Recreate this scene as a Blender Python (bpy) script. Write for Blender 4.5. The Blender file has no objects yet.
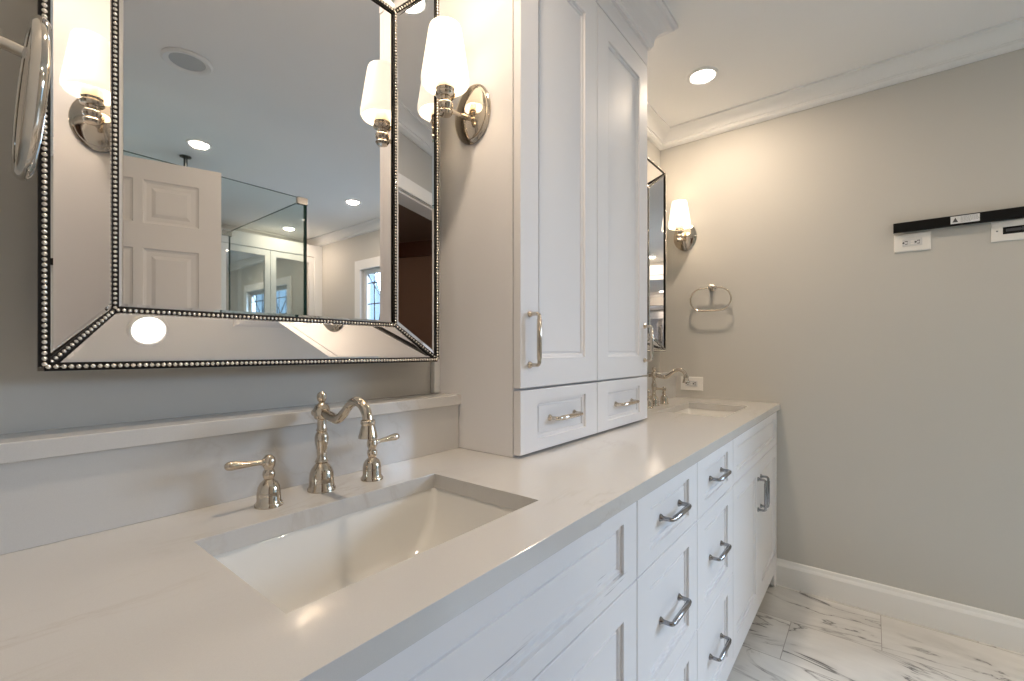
import bpy, bmesh, math, random
from mathutils import Vector, Matrix
random.seed(4)
SC = bpy.context.scene
COL = SC.collection
PI = math.pi

# ------------------------------------------------------------------ camera
YAW = math.atan((871.5 - 512) / 450.0)
cam_d = bpy.data.cameras.new('camera')
cam_d.sensor_width = 36.0
cam_d.lens = 450.0 / 1024 * 36
cam_d.shift_y = 10.5 / 1024
cam_d.clip_start = 0.01
cam = bpy.data.objects.new('camera', cam_d)
COL.objects.link(cam)
cam.location = (0, 0, 1.177)
cam.rotation_euler = (PI / 2, 0, YAW - PI / 2)
SC.camera = cam

# ------------------------------------------------------------------ world, exposure
SC.view_settings.view_transform = 'Standard'
SC.view_settings.look = 'None'
SC.view_settings.gamma = 1
SC.view_settings.use_curve_mapping = False
SC.view_settings.exposure = 0.85
w = bpy.data.worlds.new('world'); SC.world = w; w.use_nodes = True
w.node_tree.nodes['Background'].inputs[0].default_value = (0.62, 0.78, 1.0, 1)
w.node_tree.nodes['Background'].inputs[1].default_value = 1.0
try:
    SC.cycles.use_denoising = True
    SC.cycles.max_bounces = 14
    SC.cycles.diffuse_bounces = 6
    SC.cycles.glossy_bounces = 8
    SC.cycles.transparent_max_bounces = 12
    SC.cycles.sample_clamp_indirect = 6
    SC.cycles.caustics_reflective = False
    SC.cycles.caustics_refractive = False
except Exception:
    pass

def area(name, loc, rot, sx, sy, power, col, shape='RECTANGLE', spread=PI):
    l = bpy.data.lights.new(name, 'AREA'); l.shape = shape; l.size = sx
    if shape in ('RECTANGLE', 'ELLIPSE'): l.size_y = sy
    l.energy = power; l.color = col; l.spread = spread
    o = bpy.data.objects.new(name, l); COL.objects.link(o); o.location = loc; o.rotation_euler = rot
    return o

WARM = (1.0, 0.80, 0.58)
NEUT = (1.0, 0.79, 0.585)
COOL = (0.77, 0.83, 1.0)
P_WINDOW = 172.0      # daylight through the window
P_CAN = 4.8          # each recessed lamp
E_SHADE = 0.75        # glow of a sconce shade
area('daylight', (3.40, -2.05, 2.32), (0, PI / 2 - 0.60, -0.50), 1.5, 1.4, P_WINDOW, COOL)

# ------------------------------------------------------------------ numbers of the room
XL, XR = -0.02, 2.622
YW, YB = 0.975, -3.2
ZC = 2.44
CT = 0.912                       # worktop height

# ------------------------------------------------------------------ materials
def principled(name, col, rough=0.5, metal=0.0, spec=0.5, coat=0.0):
    m = bpy.data.materials.new(name); m.use_nodes = True
    b = m.node_tree.nodes['Principled BSDF']
    b.inputs['Base Color'].default_value = (*col, 1)
    b.inputs['Roughness'].default_value = rough
    b.inputs['Metallic'].default_value = metal
    b.inputs['Specular IOR Level'].default_value = spec
    b.inputs['Coat Weight'].default_value = coat
    return m

class NT:
    def __init__(s, m):
        s.t = m.node_tree; s.n = s.t.nodes; s.l = s.t.links; s.b = s.n['Principled BSDF']
        s.co = s.n.new('ShaderNodeTexCoord')
    def math(s, op, a, b=None, c=None):
        n = s.n.new('ShaderNodeMath'); n.operation = op
        for i, v in enumerate((a, b, c)):
            if v is None: continue
            if isinstance(v, (int, float)): n.inputs[i].default_value = v
            else: s.l.new(v, n.inputs[i])
        return n.outputs[0]
    def noise(s, scale, detail=4, rough=0.5, vec=None, dist=0.0):
        n = s.n.new('ShaderNodeTexNoise'); n.inputs['Scale'].default_value = scale
        n.inputs['Detail'].default_value = detail; n.inputs['Roughness'].default_value = rough
        n.inputs['Distortion'].default_value = dist
        s.l.new(vec if vec else s.co.outputs['Object'], n.inputs['Vector'])
        return n
    def ramp(s, fac, stops):
        n = s.n.new('ShaderNodeValToRGB'); e = n.color_ramp.elements
        while len(e) < len(stops): e.new(0.5)
        for i, (p, c) in enumerate(stops):
            e[i].position = p; e[i].color = (*c, 1) if len(c) == 3 else c
        s.l.new(fac, n.inputs[0]); return n.outputs[0]
    def mix(s, fac, a, b, mode='MIX'):
        n = s.n.new('ShaderNodeMix'); n.data_type = 'RGBA'; n.blend_type = mode
        for sock, v in ((n.inputs[0], fac), (n.inputs[6], a), (n.inputs[7], b)):
            if isinstance(v, (int, float)): sock.default_value = v
            elif isinstance(v, tuple): sock.default_value = (*v, 1)
            else: s.l.new(v, sock)
        return n.outputs[2]
    def bump(s, h, strength, dist=0.001):
        n = s.n.new('ShaderNodeBump'); n.inputs['Strength'].default_value = strength
        n.inputs['Distance'].default_value = dist
        s.l.new(h, n.inputs['Height']); s.l.new(n.outputs[0], s.b.inputs['Normal'])

def paint(name, col, rough=0.55, bump=0.15, scale=260):
    m = principled(name, col, rough, 0, 0.3); t = NT(m)
    if bump: n = t.noise(scale, 3); t.bump(n.outputs[0], bump, 0.0006)
    big = t.noise(1.3, 2)
    c = t.mix(t.ramp(big.outputs[0], [(0.35, (0, 0, 0)), (0.7, (1, 1, 1))]), tuple(x * 0.975 for x in col), col)
    t.l.new(c, t.b.inputs['Base Color'])
    return m

M = {}
M['wall'] = paint('wall_paint', (0.57, 0.555, 0.518), 0.6)
M['ceiling'] = paint('ceiling_paint', (0.90, 0.895, 0.885), 0.7)
M['trim'] = paint('trim_paint', (0.86, 0.855, 0.84), 0.35, 0.05)
M['cabinet'] = paint('cabinet_lacquer', (0.80, 0.795, 0.81), 0.55, 0.0, 120)
M['door'] = paint('door_paint', (0.78, 0.755, 0.71), 0.35, 0.05)
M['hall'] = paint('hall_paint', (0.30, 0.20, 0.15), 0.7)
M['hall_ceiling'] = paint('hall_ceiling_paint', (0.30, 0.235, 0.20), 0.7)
M['hall_wood'] = principled('hall_wood', (0.10, 0.035, 0.02), 0.4)
M['nickel'] = principled('polished_nickel', (0.62, 0.55, 0.46), 0.10, 1.0)
M['steel'] = principled('satin_steel', (0.36, 0.36, 0.37), 0.2, 1.0)
M['chrome'] = principled('chrome', (0.64, 0.60, 0.54), 0.07, 1.0)
M['ceramic'] = principled('sink_ceramic', (0.74, 0.73, 0.70), 0.08, 0, 0.5, 0.3)
M['plastic'] = principled('white_plastic', (0.83, 0.81, 0.77), 0.3)
M['plastic_grey'] = principled('pale_grey_plastic', (0.66, 0.66, 0.66), 0.35)
M['collar'] = principled('socket_collar_cream', (0.50, 0.43, 0.33), 0.4)
M['dark'] = principled('dark_slot', (0.008, 0.008, 0.008), 0.5, 0, 0.2)
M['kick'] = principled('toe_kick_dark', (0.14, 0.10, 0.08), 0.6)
M['black'] = principled('black_steel', (0.006, 0.006, 0.006), 0.5, 0, 0.15)
M['sticker'] = principled('paper_sticker', (0.72, 0.73, 0.74), 0.45)
M['ink'] = principled('printed_ink', (0.06, 0.06, 0.065), 0.5)
M['ink_grey'] = principled('printed_grey', (0.38, 0.39, 0.40), 0.5)
M['trim_black'] = principled('mirror_trim_black', (0.012, 0.010, 0.009), 0.5, 0, 0.2)
M['bead'] = principled('mirror_bead_silver', (0.78, 0.74, 0.68), 0.25, 1.0)
M['mirror'] = principled('mirror_silvering', (0.81, 0.81, 0.825), 0.012, 1.0)
M['glass_edge'] = principled('glass_edge_green', (0.010, 0.040, 0.034), 0.4, 0, 0.15)
M['mirror_back'] = principled('mirror_backing', (0.34, 0.31, 0.27), 0.5)
M['clip'] = principled('clip_metal', (0.42, 0.40, 0.37), 0.25, 1.0)
M['bronze'] = principled('dark_bronze', (0.08, 0.09, 0.09), 0.35, 1.0)
M['lead'] = principled('lead_came', (0.06, 0.07, 0.08), 0.4, 0.6)

def emit(name, col, strength, base=(0.8, 0.8, 0.8)):
    m = principled(name, base, 0.3)
    b = m.node_tree.nodes['Principled BSDF']
    b.inputs['Emission Color'].default_value = (*col, 1); b.inputs['Emission Strength'].default_value = strength
    return m
M['lamp'] = emit('lamp_lens', (1.0, 0.93, 0.84), 14)
M['lens_off'] = principled('lamp_lens_off', (0.50, 0.51, 0.52), 0.3)
M['shade'] = emit('opal_glass_shade', (1.0, 0.84, 0.64), E_SHADE, (0.85, 0.82, 0.76))
M['hall_fill_globe'] = emit('hall_fill_globe', (1.0, 0.75, 0.55), 22.0)  # glow of the fill light added in the hall
M['bulb'] = emit('frosted_bulb', WARM, 22)

def clear(name, col, gloss=0.1):
    m = bpy.data.materials.new(name); m.use_nodes = True; t = m.node_tree
    for n in list(t.nodes):
        if n.type == 'BSDF_PRINCIPLED': t.nodes.remove(n)
    out = [n for n in t.nodes if n.type == 'OUTPUT_MATERIAL'][0]
    tr = t.nodes.new('ShaderNodeBsdfTransparent'); tr.inputs[0].default_value = (*col, 1)
    gl = t.nodes.new('ShaderNodeBsdfGlossy'); gl.inputs['Roughness'].default_value = 0.02
    fr = t.nodes.new('ShaderNodeFresnel'); fr.inputs[0].default_value = 1.45
    mx = t.nodes.new('ShaderNodeMixShader')
    ge = t.nodes.new('ShaderNodeNewGeometry'); q = t.nodes.new('ShaderNodeMath'); q.operation = 'SUBTRACT'; q.inputs[0].default_value = 1.0
    t.links.new(ge.outputs['Backfacing'], q.inputs[1]); q2 = t.nodes.new('ShaderNodeMath'); q2.operation = 'MULTIPLY'
    t.links.new(q.outputs[0], q2.inputs[0]); t.links.new(fr.outputs[0], q2.inputs[1]); t.links.new(q2.outputs[0], mx.inputs[0]); t.links.new(tr.outputs[0], mx.inputs[1]); t.links.new(gl.outputs[0], mx.inputs[2])
    t.links.new(mx.outputs[0], out.inputs[0])
    return m
M['shower_glass'] = clear('shower_glass', (0.92, 0.955, 0.95))
M['window_glass'] = clear('window_glass', (0.80, 0.90, 0.95))

# quartz worktop: warm white with faint grey-brown drifts
def quartz():
    m = principled('quartz', (0.78, 0.74, 0.68), 0.16, 0, 0.5, 0.2); t = NT(m)
    mp = t.n.new('ShaderNodeMapping'); mp.inputs['Scale'].default_value = (1.0, 3.2, 1.0); mp.inputs['Rotation'].default_value = (0, 0, 0.12)
    t.l.new(t.co.outputs['Object'], mp.inputs[0])
    n1 = t.noise(2.2, 7, 0.6, mp.outputs[0], 1.4)
    v = t.math('ABSOLUTE', t.math('SUBTRACT', n1.outputs[0], 0.5))
    vein = t.ramp(v, [(0.0, (1, 1, 1)), (0.014, (0.25, 0.25, 0.25)), (0.05, (0, 0, 0))])
    n2 = t.noise(3.0, 3); gate = t.ramp(n2.outputs[0], [(0.50, (0, 0, 0)), (0.68, (1, 1, 1))])
    f = t.math('MULTIPLY', t.math('MULTIPLY', vein, gate), 0.42)
    n3 = t.noise(900, 2); sp = t.ramp(n3.outputs[0], [(0.3, (0.59, 0.58, 0.565)), (0.7, (0.62, 0.61, 0.595))])
    c = t.mix(f, sp, (0.42, 0.37, 0.32)); t.l.new(c, t.b.inputs['Base Color'])
    return m
M['quartz'] = quartz()

def marble():
    m = principled('marble_tile', (0.7, 0.7, 0.7), 0.12, 0, 0.5); t = NT(m)
    sep = t.n.new('ShaderNodeSeparateXYZ'); t.l.new(t.co.outputs['Object'], sep.inputs[0])
    X, Y = sep.outputs[0], sep.outputs[1]
    row = t.math('FLOOR', t.math('DIVIDE', t.math('SUBTRACT', X, 1.981 - 3.05), 0.305))
    rf = t.math('FRACT', t.math('DIVIDE', t.math('SUBTRACT', X, 1.981 - 3.05), 0.305))
    odd = t.math('MODULO', row, 2.0)
    yy = t.math('DIVIDE', t.math('ADD', t.math('SUBTRACT', Y, 0.273 - 6.1), t.math('MULTIPLY', odd, 0.305)), 0.61)
    yf = t.math('FRACT', yy); ci = t.math('FLOOR', yy)
    dx = t.math('MULTIPLY', t.math('MINIMUM', rf, t.math('SUBTRACT', 1.0, rf)), 0.305)
    dy = t.math('MULTIPLY', t.math('MINIMUM', yf, t.math('SUBTRACT', 1.0, yf)), 0.61)
    g = t.math('LESS_THAN', t.math('MINIMUM', dx, dy), 0.0013)
    wn = t.n.new('ShaderNodeTexWhiteNoise'); wn.noise_dimensions = '2D'
    cb = t.n.new('ShaderNodeCombineXYZ'); t.l.new(row, cb.inputs[0]); t.l.new(ci, cb.inputs[1]); t.l.new(cb.outputs[0], wn.inputs[0])
    sc = t.n.new('ShaderNodeVectorMath'); sc.operation = 'SCALE'; sc.inputs[3].default_value = 9.0; t.l.new(wn.outputs[1], sc.inputs[0])
    ad = t.n.new('ShaderNodeVectorMath'); ad.operation = 'ADD'; t.l.new(t.co.outputs['Object'], ad.inputs[0]); t.l.new(sc.outputs[0], ad.inputs[1])
    mp = t.n.new('ShaderNodeMapping'); mp.inputs['Rotation'].default_value = (0, 0, 0.55); mp.inputs['Scale'].default_value = (2.0, 0.75, 1)
    t.l.new(ad.outputs[0], mp.inputs[0])
    n1 = t.noise(2.0, 8, 0.58, mp.outputs[0], 1.0)
    v = t.math('ABSOLUTE', t.math('SUBTRACT', n1.outputs[0], 0.5))
    vein = t.ramp(v, [(0.0, (1, 1, 1)), (0.006, (0.6, 0.6, 0.6)), (0.016, (0.13, 0.13, 0.13)), (0.09, (0, 0, 0))])
    n2 = t.noise(3.2, 3, 0.5, ad.outputs[0]); gate = t.ramp(n2.outputs[0], [(0.38, (0, 0, 0)), (0.54, (1, 1, 1))])
    f = t.math('MULTIPLY', vein, gate)
    n4 = t.noise(1.6, 5, 0.6, mp.outputs[0]); cloud = t.ramp(n4.outputs[0], [(0.35, (0.62, 0.61, 0.59)), (0.62, (0.80, 0.79, 0.765))])
    c = t.mix(f, cloud, (0.12, 0.115, 0.115))
    c = t.mix(g, c, (0.30, 0.28, 0.26)); t.l.new(c, t.b.inputs['Base Color'])
    t.l.new(t.math('ADD', t.math('MULTIPLY', g, 0.5), 0.14), t.b.inputs['Roughness'])
    return m
M['marble'] = marble()

def tile():
    m = principled('shower_tile', (0.55, 0.60, 0.56), 0.15); t = NT(m)
    mp = t.n.new('ShaderNodeMapping'); mp.inputs['Rotation'].default_value = (PI / 2, 0, 0); t.l.new(t.co.outputs['Object'], mp.inputs[0])
    b = t.n.new('ShaderNodeTexBrick'); b.inputs['Scale'].default_value = 3.3
    b.inputs['Color1'].default_value = (0.56, 0.60, 0.55, 1); b.inputs['Color2'].default_value = (0.50, 0.55, 0.52, 1); b.inputs['Mortar'].default_value = (0.7, 0.7, 0.68, 1)
    b.inputs['Mortar Size'].default_value = 0.01
    t.l.new(mp.outputs[0], b.inputs[0]); t.l.new(b.outputs[0], t.b.inputs['Base Color'])
    return m
M['tile'] = tile()

# cabinet lacquer with a worn hairline across the false drawer front
def worn():
    m = paint('worn_cabinet_lacquer', (0.80, 0.795, 0.81), 0.55, 0.0, 120); t = NT(m)
    old = t.b.inputs['Base Color'].links[0].from_socket
    mp = t.n.new('ShaderNodeMapping'); mp.inputs['Scale'].default_value = (7, 1, 330); t.l.new(t.co.outputs['Object'], mp.inputs[0])
    n = t.noise(1.0, 3, 0.6, mp.outputs[0])
    mp2 = t.n.new('ShaderNodeMapping'); mp2.inputs['Scale'].default_value = (6, 1, 34); t.l.new(t.co.outputs['Object'], mp2.inputs[0])
    n2 = t.noise(1.0, 2, 0.5, mp2.outputs[0])
    f = t.math('MULTIPLY', t.ramp(n.outputs[0], [(0.60, (0, 0, 0)), (0.64, (1, 1, 1))]), t.ramp(n2.outputs[0], [(0.62, (0, 0, 0)), (0.68, (1, 1, 1))]))
    c = t.mix(t.math('MULTIPLY', f, 0.75), old, (0.33, 0.33, 0.35)); t.l.new(c, t.b.inputs['Base Color'])
    return m
M['worn'] = worn()

# ------------------------------------------------------------------ mesh helpers
def add_box(bm, a, b):
    x0, x1 = sorted((a[0], b[0])); y0, y1 = sorted((a[1], b[1])); z0, z1 = sorted((a[2], b[2]))
    v = [bm.verts.new(p) for p in ((x0, y0, z0), (x1, y0, z0), (x1, y1, z0), (x0, y1, z0), (x0, y0, z1), (x1, y0, z1), (x1, y1, z1), (x0, y1, z1))]
    for f in ((0, 3, 2, 1), (4, 5, 6, 7), (0, 1, 5, 4), (1, 2, 6, 5), (2, 3, 7, 6), (3, 0, 4, 7)):
        bm.faces.new([v[i] for i in f])

def add_loops(bm, loops, cap0=True, cap1=True):
    """loops of points joined one to the next; ends capped"""
    R = [[bm.verts.new(p) for p in L] for L in loops]
    n = len(R[0])
    for a, b in zip(R, R[1:]):
        for i in range(n):
            j = (i + 1) % n
            bm.faces.new((a[i], a[j], b[j], b[i]))
    if cap0: bm.faces.new(list(reversed(R[0])))
    if cap1: bm.faces.new(R[-1])
    return R

def add_lathe(bm, prof, seg=24, mat=None, cap0=True, cap1=True, sx=1.0):
    """prof: (r, z) pairs about local z"""
    mat = mat or Matrix()
    loops = []
    for r, z in prof:
        loops.append([mat @ Vector((sx * r * math.cos(2 * PI * i / seg), r * math.sin(2 * PI * i / seg), z)) for i in range(seg)])
    add_loops(bm, loops, cap0, cap1)

def add_tube(bm, pts, rad, seg=12, closed=False):
    pts = [Vector(p) for p in pts]; n = len(pts)
    rads = rad if isinstance(rad, (list, tuple)) else [rad] * n
    loops = []; prev = None
    for i in range(n):
        if closed: d = pts[(i + 1) % n] - pts[i - 1]
        else: d = pts[min(i + 1, n - 1)] - pts[max(i - 1, 0)]
        d.normalize()
        if prev is None:
            up = Vector((0, 0, 1)) if abs(d.z) < 0.9 else Vector((1, 0, 0))
            s = d.cross(up).normalized()
        else:
            s = (prev - d * prev.dot(d)).normalized()
        prev = s; t = d.cross(s)
        loops.append([pts[i] + (s * math.cos(2 * PI * k / seg) + t * math.sin(2 * PI * k / seg)) * rads[i] for k in range(seg)])
    if closed:
        R = [[bm.verts.new(p) for p in L] for L in loops]
        for i in range(n):
            a, b = R[i], R[(i + 1) % n]
            for k in range(seg):
                bm.faces.new((a[k], a[(k + 1) % seg], b[(k + 1) % seg], b[k]))
    else:
        add_loops(bm, loops)

def obj(name, bm, mat, parent=None, bevel=0.0, smooth=False, seg=2):
    bmesh.ops.recalc_face_normals(bm, faces=bm.faces)
    me = bpy.data.meshes.new(name)
    if smooth:
        for f in bm.faces: f.smooth = True
        for e in bm.edges:
            if len(e.link_faces) == 2 and e.calc_face_angle(0) > 0.7: e.smooth = False
    bm.to_mesh(me); bm.free()
    me.materials.append(M[mat] if isinstance(mat, str) else mat)
    o = bpy.data.objects.new(name, me); COL.objects.link(o)
    if parent: o.parent = parent
    if bevel:
        md = o.modifiers.new('bevel', 'BEVEL'); md.width = bevel; md.segments = seg; md.limit_method = 'ANGLE'; md.angle_limit = 0.6
        md.harden_normals = False
    return o

def box(name, a, b, mat, parent=None, bevel=0.0):
    bm = bmesh.new(); add_box(bm, a, b); return obj(name, bm, mat, parent, bevel)

def thing(name, label, cat, loc=(0, 0, 0), rot=(0, 0, 0), group=None):
    o = bpy.data.objects.new(name, None); o.empty_display_size = 0.05; COL.objects.link(o)
    o.location = loc; o.rotation_euler = rot; o['label'] = label; o['category'] = cat
    if group: o['group'] = group
    return o
def tag(o, label, cat, group=None):
    o['label'] = label; o['category'] = cat
    if group: o['group'] = group
    return o
def struct(o, label=None):
    o['kind'] = 'structure'
    if label: o['label'] = label
    return o
def dup(root, loc, label=None, group=None, rot=None):
    def cp(o, parent):
        c = o.copy(); COL.objects.link(c)
        if parent: c.parent = parent
        for ch in list(o.children): cp(ch, c)
        return c
    r = cp(root, None); r.location = loc
    if rot: r.rotation_euler = rot
    if label: r['label'] = label
    if group: r['group'] = group
    return r

def rect_loop(u0, u1, v0, v1, f):
    """four corners through f(u, v)"""
    return [f(u0, v0), f(u1, v0), f(u1, v1), f(u0, v1)]

def grid_slab(bm, xs, ys, z0, z1, holes, f):
    """slab on a grid with cell holes; f maps (u, v, w) to a point"""
    solid = {(i, j) for i in range(len(xs) - 1) for j in range(len(ys) - 1)} - set(holes)
    V = {}
    def v(i, j, k):
        if (i, j, k) not in V: V[(i, j, k)] = bm.verts.new(f(xs[i], ys[j], (z0, z1)[k]))
        return V[(i, j, k)]
    for (i, j) in solid:
        bm.faces.new((v(i, j, 0), v(i, j + 1, 0), v(i + 1, j + 1, 0), v(i + 1, j, 0)))
        bm.faces.new((v(i, j, 1), v(i + 1, j, 1), v(i + 1, j + 1, 1), v(i, j + 1, 1)))
        for di, dj, e in ((-1, 0, ((0, 0), (0, 1))), (1, 0, ((1, 0), (1, 1))), (0, -1, ((0, 0), (1, 0))), (0, 1, ((0, 1), (1, 1)))):
            if (i + di, j + dj) not in solid:
                (a, b), (c, d) = e
                bm.faces.new((v(i + a, j + b, 0), v(i + c, j + d, 0), v(i + c, j + d, 1), v(i + a, j + b, 1)))

# ------------------------------------------------------------------ the room
box('floor', (XL - 3.2, YB - 0.1, -0.1), (XR + 0.1, YW + 0.1, 0), 'marble')['kind'] = 'structure'
box('ceiling', (XL - 0.12, YB - 0.1, ZC), (XR + 0.1, YW + 0.1, ZC + 0.1), 'ceiling')['kind'] = 'structure'
struct(box('wall_vanity', (XL - 3.3, YW, 0), (XR + 0.1, YW + 0.1, ZC), 'wall'))
struct(box('wall_back', (XL - 0.12, YB - 0.1, 0), (XR + 0.1, YB, ZC), 'wall'))
WY0, WY1, WZ0, WZ1 = -2.13, -0.93, 0.70, 2.00
bm = bmesh.new()
grid_slab(bm, [YB, WY0, WY1, YW], [0, WZ0, WZ1, ZC], XR, XR + 0.1, [(1, 1)], lambda u, v, q: (q, u, v))
struct(obj('wall_right', bm, 'wall'))
DY0, DY1, DZ = -0.79, 0.06, 2.045
bm = bmesh.new()
grid_slab(bm, [YB, DY0, DY1, YW], [0, DZ, ZC], XL - 0.12, XL, [(1, 0)], lambda u, v, q: (q, u, v))
struct(obj('wall_left', bm, 'wall'))

# crown moulding: profile (out from the wall, down from the ceiling)
def arc(cx, cz, r, a0, a1, n=7):
    return [(cx + r * math.cos(a0 + (a1 - a0) * i / n), cz + r * math.sin(a0 + (a1 - a0) * i / n)) for i in range(n + 1)]
CROWN = [(0, 0), (0.088, 0), (0.088, -0.010)] + arc(0.088, -0.066, 0.056, PI / 2, PI * 0.93)[1:] + [(0.028, -0.054), (0.028, -0.060)] + arc(0.022, -0.067, 0.008, 0.6, -0.9, 4) + [(0.014, -0.080), (0, -0.080)]
BASE = [(0, 0), (0.016, 0), (0.016, 0.098), (0.013, 0.106), (0.010, 0.112), (0.008, 0.124), (0.005, 0.128), (0, 0.128)]
def moulding(name, prof, z, wall, a, b, mat='trim', m0=1, m1=1, e=0.0):
    """wall: 'x+','x-','y+','y-' the side it stands on; a, b the run; m0, m1: inside mitre (1), square (0)"""
    bm = bmesh.new(); L0, L1 = [], []
    for p, q in prof:
        for L, t, m in ((L0, a, m0), (L1, b, -m1)):
            s = t + m * p
            L.append({'x+': (XR - p + e, s, z + q), 'x-': (XL + p - e, s, z + q), 'y+': (s, YW - p + e, z + q), 'y-': (s, YB + p - e, z + q)}[wall])
    add_loops(bm, [L0, L1])
    return struct(obj(name, bm, mat))
moulding('trim_1', CROWN, ZC, 'x+', YB, YW)
moulding('trim_2', CROWN, ZC, 'y+', 1.68, XR, m0=0)
moulding('trim_3', CROWN, ZC, 'y+', XL, 0.868, m1=0)
moulding('trim_4', CROWN, ZC, 'x-', YB, YW)
moulding('trim_5', CROWN, ZC, 'y-', XL, XR)
moulding('baseboard_right', BASE, 0, 'x+', YB, 0.385, m1=0)
moulding('baseboard_left', BASE, 0, 'x-', YB, DY0 - 0.09, m1=0)

# door casing, hall beyond
bm = bmesh.new()
for x0, x1 in ((XL, XL + 0.018), (XL - 0.138, XL - 0.12)):
    add_box(bm, (x0, DY0 - 0.085, 0), (x1, DY0 - 0.005, DZ + 0.08)); add_box(bm, (x0, DY1 + 0.005, 0), (x1, DY1 + 0.085, DZ + 0.08))
    add_box(bm, (x0, DY0 - 0.005, DZ + 0.005), (x1, DY1 + 0.005, DZ + 0.08))
add_box(bm, (XL - 0.12, DY0, 0), (XL, DY0 + 0.012, DZ)); add_box(bm, (XL - 0.12, DY1 - 0.012, 0), (XL, DY1, DZ)); add_box(bm, (XL - 0.12, DY0 + 0.012, DZ - 0.012), (XL, DY1 - 0.012, DZ))
struct(obj('trim_6', bm, 'trim', bevel=0.003))
HX, HY = -2.6, -2.55
struct(box('ceiling_hall', (HX, HY, ZC), (XL - 0.12, YW, ZC + 0.1), 'hall_ceiling'))
struct(box('wall_hall_back', (HX, HY - 0.1, 0), (XL - 0.12, HY, ZC), 'hall'))
struct(box('wall_hall_side', (HX - 0.1, HY - 0.1, 0), (HX, YW, ZC), 'hall'))
struct(box('trim_7', (HX, HY, ZC - 0.17), (XL - 0.12, HY + 0.03, ZC), 'hall_wood'))

hl = thing('hall_fill_light', 'round fill light added to brighten the brown hall outside the door', 'ceiling light', (-1.5, -1.2, ZC))  # added lamp, out of view, that lifts the dark hall beyond the doorway
bm = bmesh.new(); add_lathe(bm, [(0.13, -0.001), (0.13, -0.02), (0.12, -0.03)], 32); obj('fill_light_base', bm, 'bronze', hl, smooth=True)
bm = bmesh.new(); add_lathe(bm, [(0.12, -0.0305), (0.115, -0.055), (0.08, -0.075), (0.02, -0.082)], 32); obj('fill_light_globe', bm, 'hall_fill_globe', hl, smooth=True)

# ------------------------------------------------------------------ panelled door, standing open
def panel_grid(bm, xs, zs, cells, y, sgn, steps):
    """one face of a leaf at y; panels are stepped in by (inset, depth)"""
    V = {}
    def v(i, j):
        if (i, j) not in V: V[(i, j)] = bm.verts.new((xs[i], y, zs[j]))
        return V[(i, j)]
    for i in range(len(xs) - 1):
        for j in range(len(zs) - 1):
            ring = [v(i, j), v(i + 1, j), v(i + 1, j + 1), v(i, j + 1)]
            if (i, j) in cells:
                for ins, dep in steps:
                    nr = [bm.verts.new((xs[i] + ins, y - sgn * dep, zs[j] + ins)), bm.verts.new((xs[i + 1] - ins, y - sgn * dep, zs[j] + ins)),
                          bm.verts.new((xs[i + 1] - ins, y - sgn * dep, zs[j + 1] - ins)), bm.verts.new((xs[i] + ins, y - sgn * dep, zs[j + 1] - ins))]
                    for k in range(4): bm.faces.new((ring[k], ring[(k + 1) % 4], nr[(k + 1) % 4], nr[k]))
                    ring = nr
            bm.faces.new(ring)
    return [v(i, 0) for i in range(len(xs))], [v(i, len(zs) - 1) for i in range(len(xs))], [v(0, j) for j in range(len(zs))], [v(len(xs) - 1, j) for j in range(len(zs))]
def leaf(bm, xs, zs, cells, t, steps):
    A = panel_grid(bm, xs, zs, cells, t / 2, 1, steps); B = panel_grid(bm, xs, zs, cells, -t / 2, -1, steps)
    for a, b in zip(A, B):
        for k in range(len(a) - 1): bm.faces.new((a[k], a[k + 1], b[k + 1], b[k]))
DW = 0.860
bm = bmesh.new()
leaf(bm, [0, 0.088, 0.296, 0.329, 0.535, 0.568, 0.772, DW], [0, 0.24, 0.78, 0.93, 1.625, 1.738, 1.930, 2.02], {(i, j) for i in (1, 3, 5) for j in (1, 3, 5)}, 0.035,
     [(0.004, 0.006), (0.012, 0.009), (0.030, 0.009), (0.045, 0.003)])
d1 = thing('door_1', 'white panelled door standing open beside the shower', 'door', (XL + 0.022, DY0 - 0.004, 0.008), (0, 0, math.radians(18.4)))
d1['kind'] = 'structure'; del d1['category']
obj('door_leaf', bm, 'door', d1)
bm = bmesh.new()
for s in (1, -1):
    add_lathe(bm, [(0.030, 0), (0.030, 0.004), (0.022, 0.008), (0.010, 0.012), (0.010, 0.035), (0.020, 0.042), (0.027, 0.055), (0.022, 0.068), (0.008, 0.073)], 20,
              Matrix.Translation((DW - 0.065, s * 0.0175, 0.95)) @ Matrix.Rotation(-s * PI / 2, 4, 'X'))
obj('door_handle', bm, 'nickel', d1, smooth=True)

# ------------------------------------------------------------------ window with leaded glass
wn = thing('window_1', 'leaded glass window with a white casing in the right wall', 'window', (0, 0, 0)); wn['kind'] = 'structure'; del wn['category']
bm = bmesh.new(); C = 0.095
for a, b in (((WY0 - C, WZ0 - 0.02), (WY0, WZ1)), ((WY1, WZ0 - 0.02), (WY1 + C, WZ1)), ((WY0 - C, WZ1), (WY1 + C, WZ1 + C)), ((WY0 - C - 0.02, WZ0 - 0.045), (WY1 + C + 0.02, WZ0 - 0.02)), ((WY0 - C, WZ0 - 0.13), (WY1 + C, WZ0 - 0.045))):
    add_box(bm, (XR - 0.022, a[0], a[1]), (XR - 0.001, b[0], b[1]))
obj('window_casing', bm, 'trim', wn, 0.003)
bm = bmesh.new()
grid_slab(bm, [WY0, WY0 + 0.045, WY1 - 0.045, WY1], [WZ0, WZ0 + 0.045, WZ1 - 0.045, WZ1], XR + 0.03, XR + 0.07, [(1, 1)], lambda u, v, q: (q, u, v))
obj('window_sash', bm, 'trim', wn)
box('window_pane', (XR + 0.048, WY0 + 0.045, WZ0 + 0.045), (XR + 0.052, WY1 - 0.045, WZ1 - 0.045), 'window_glass', wn)
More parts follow.
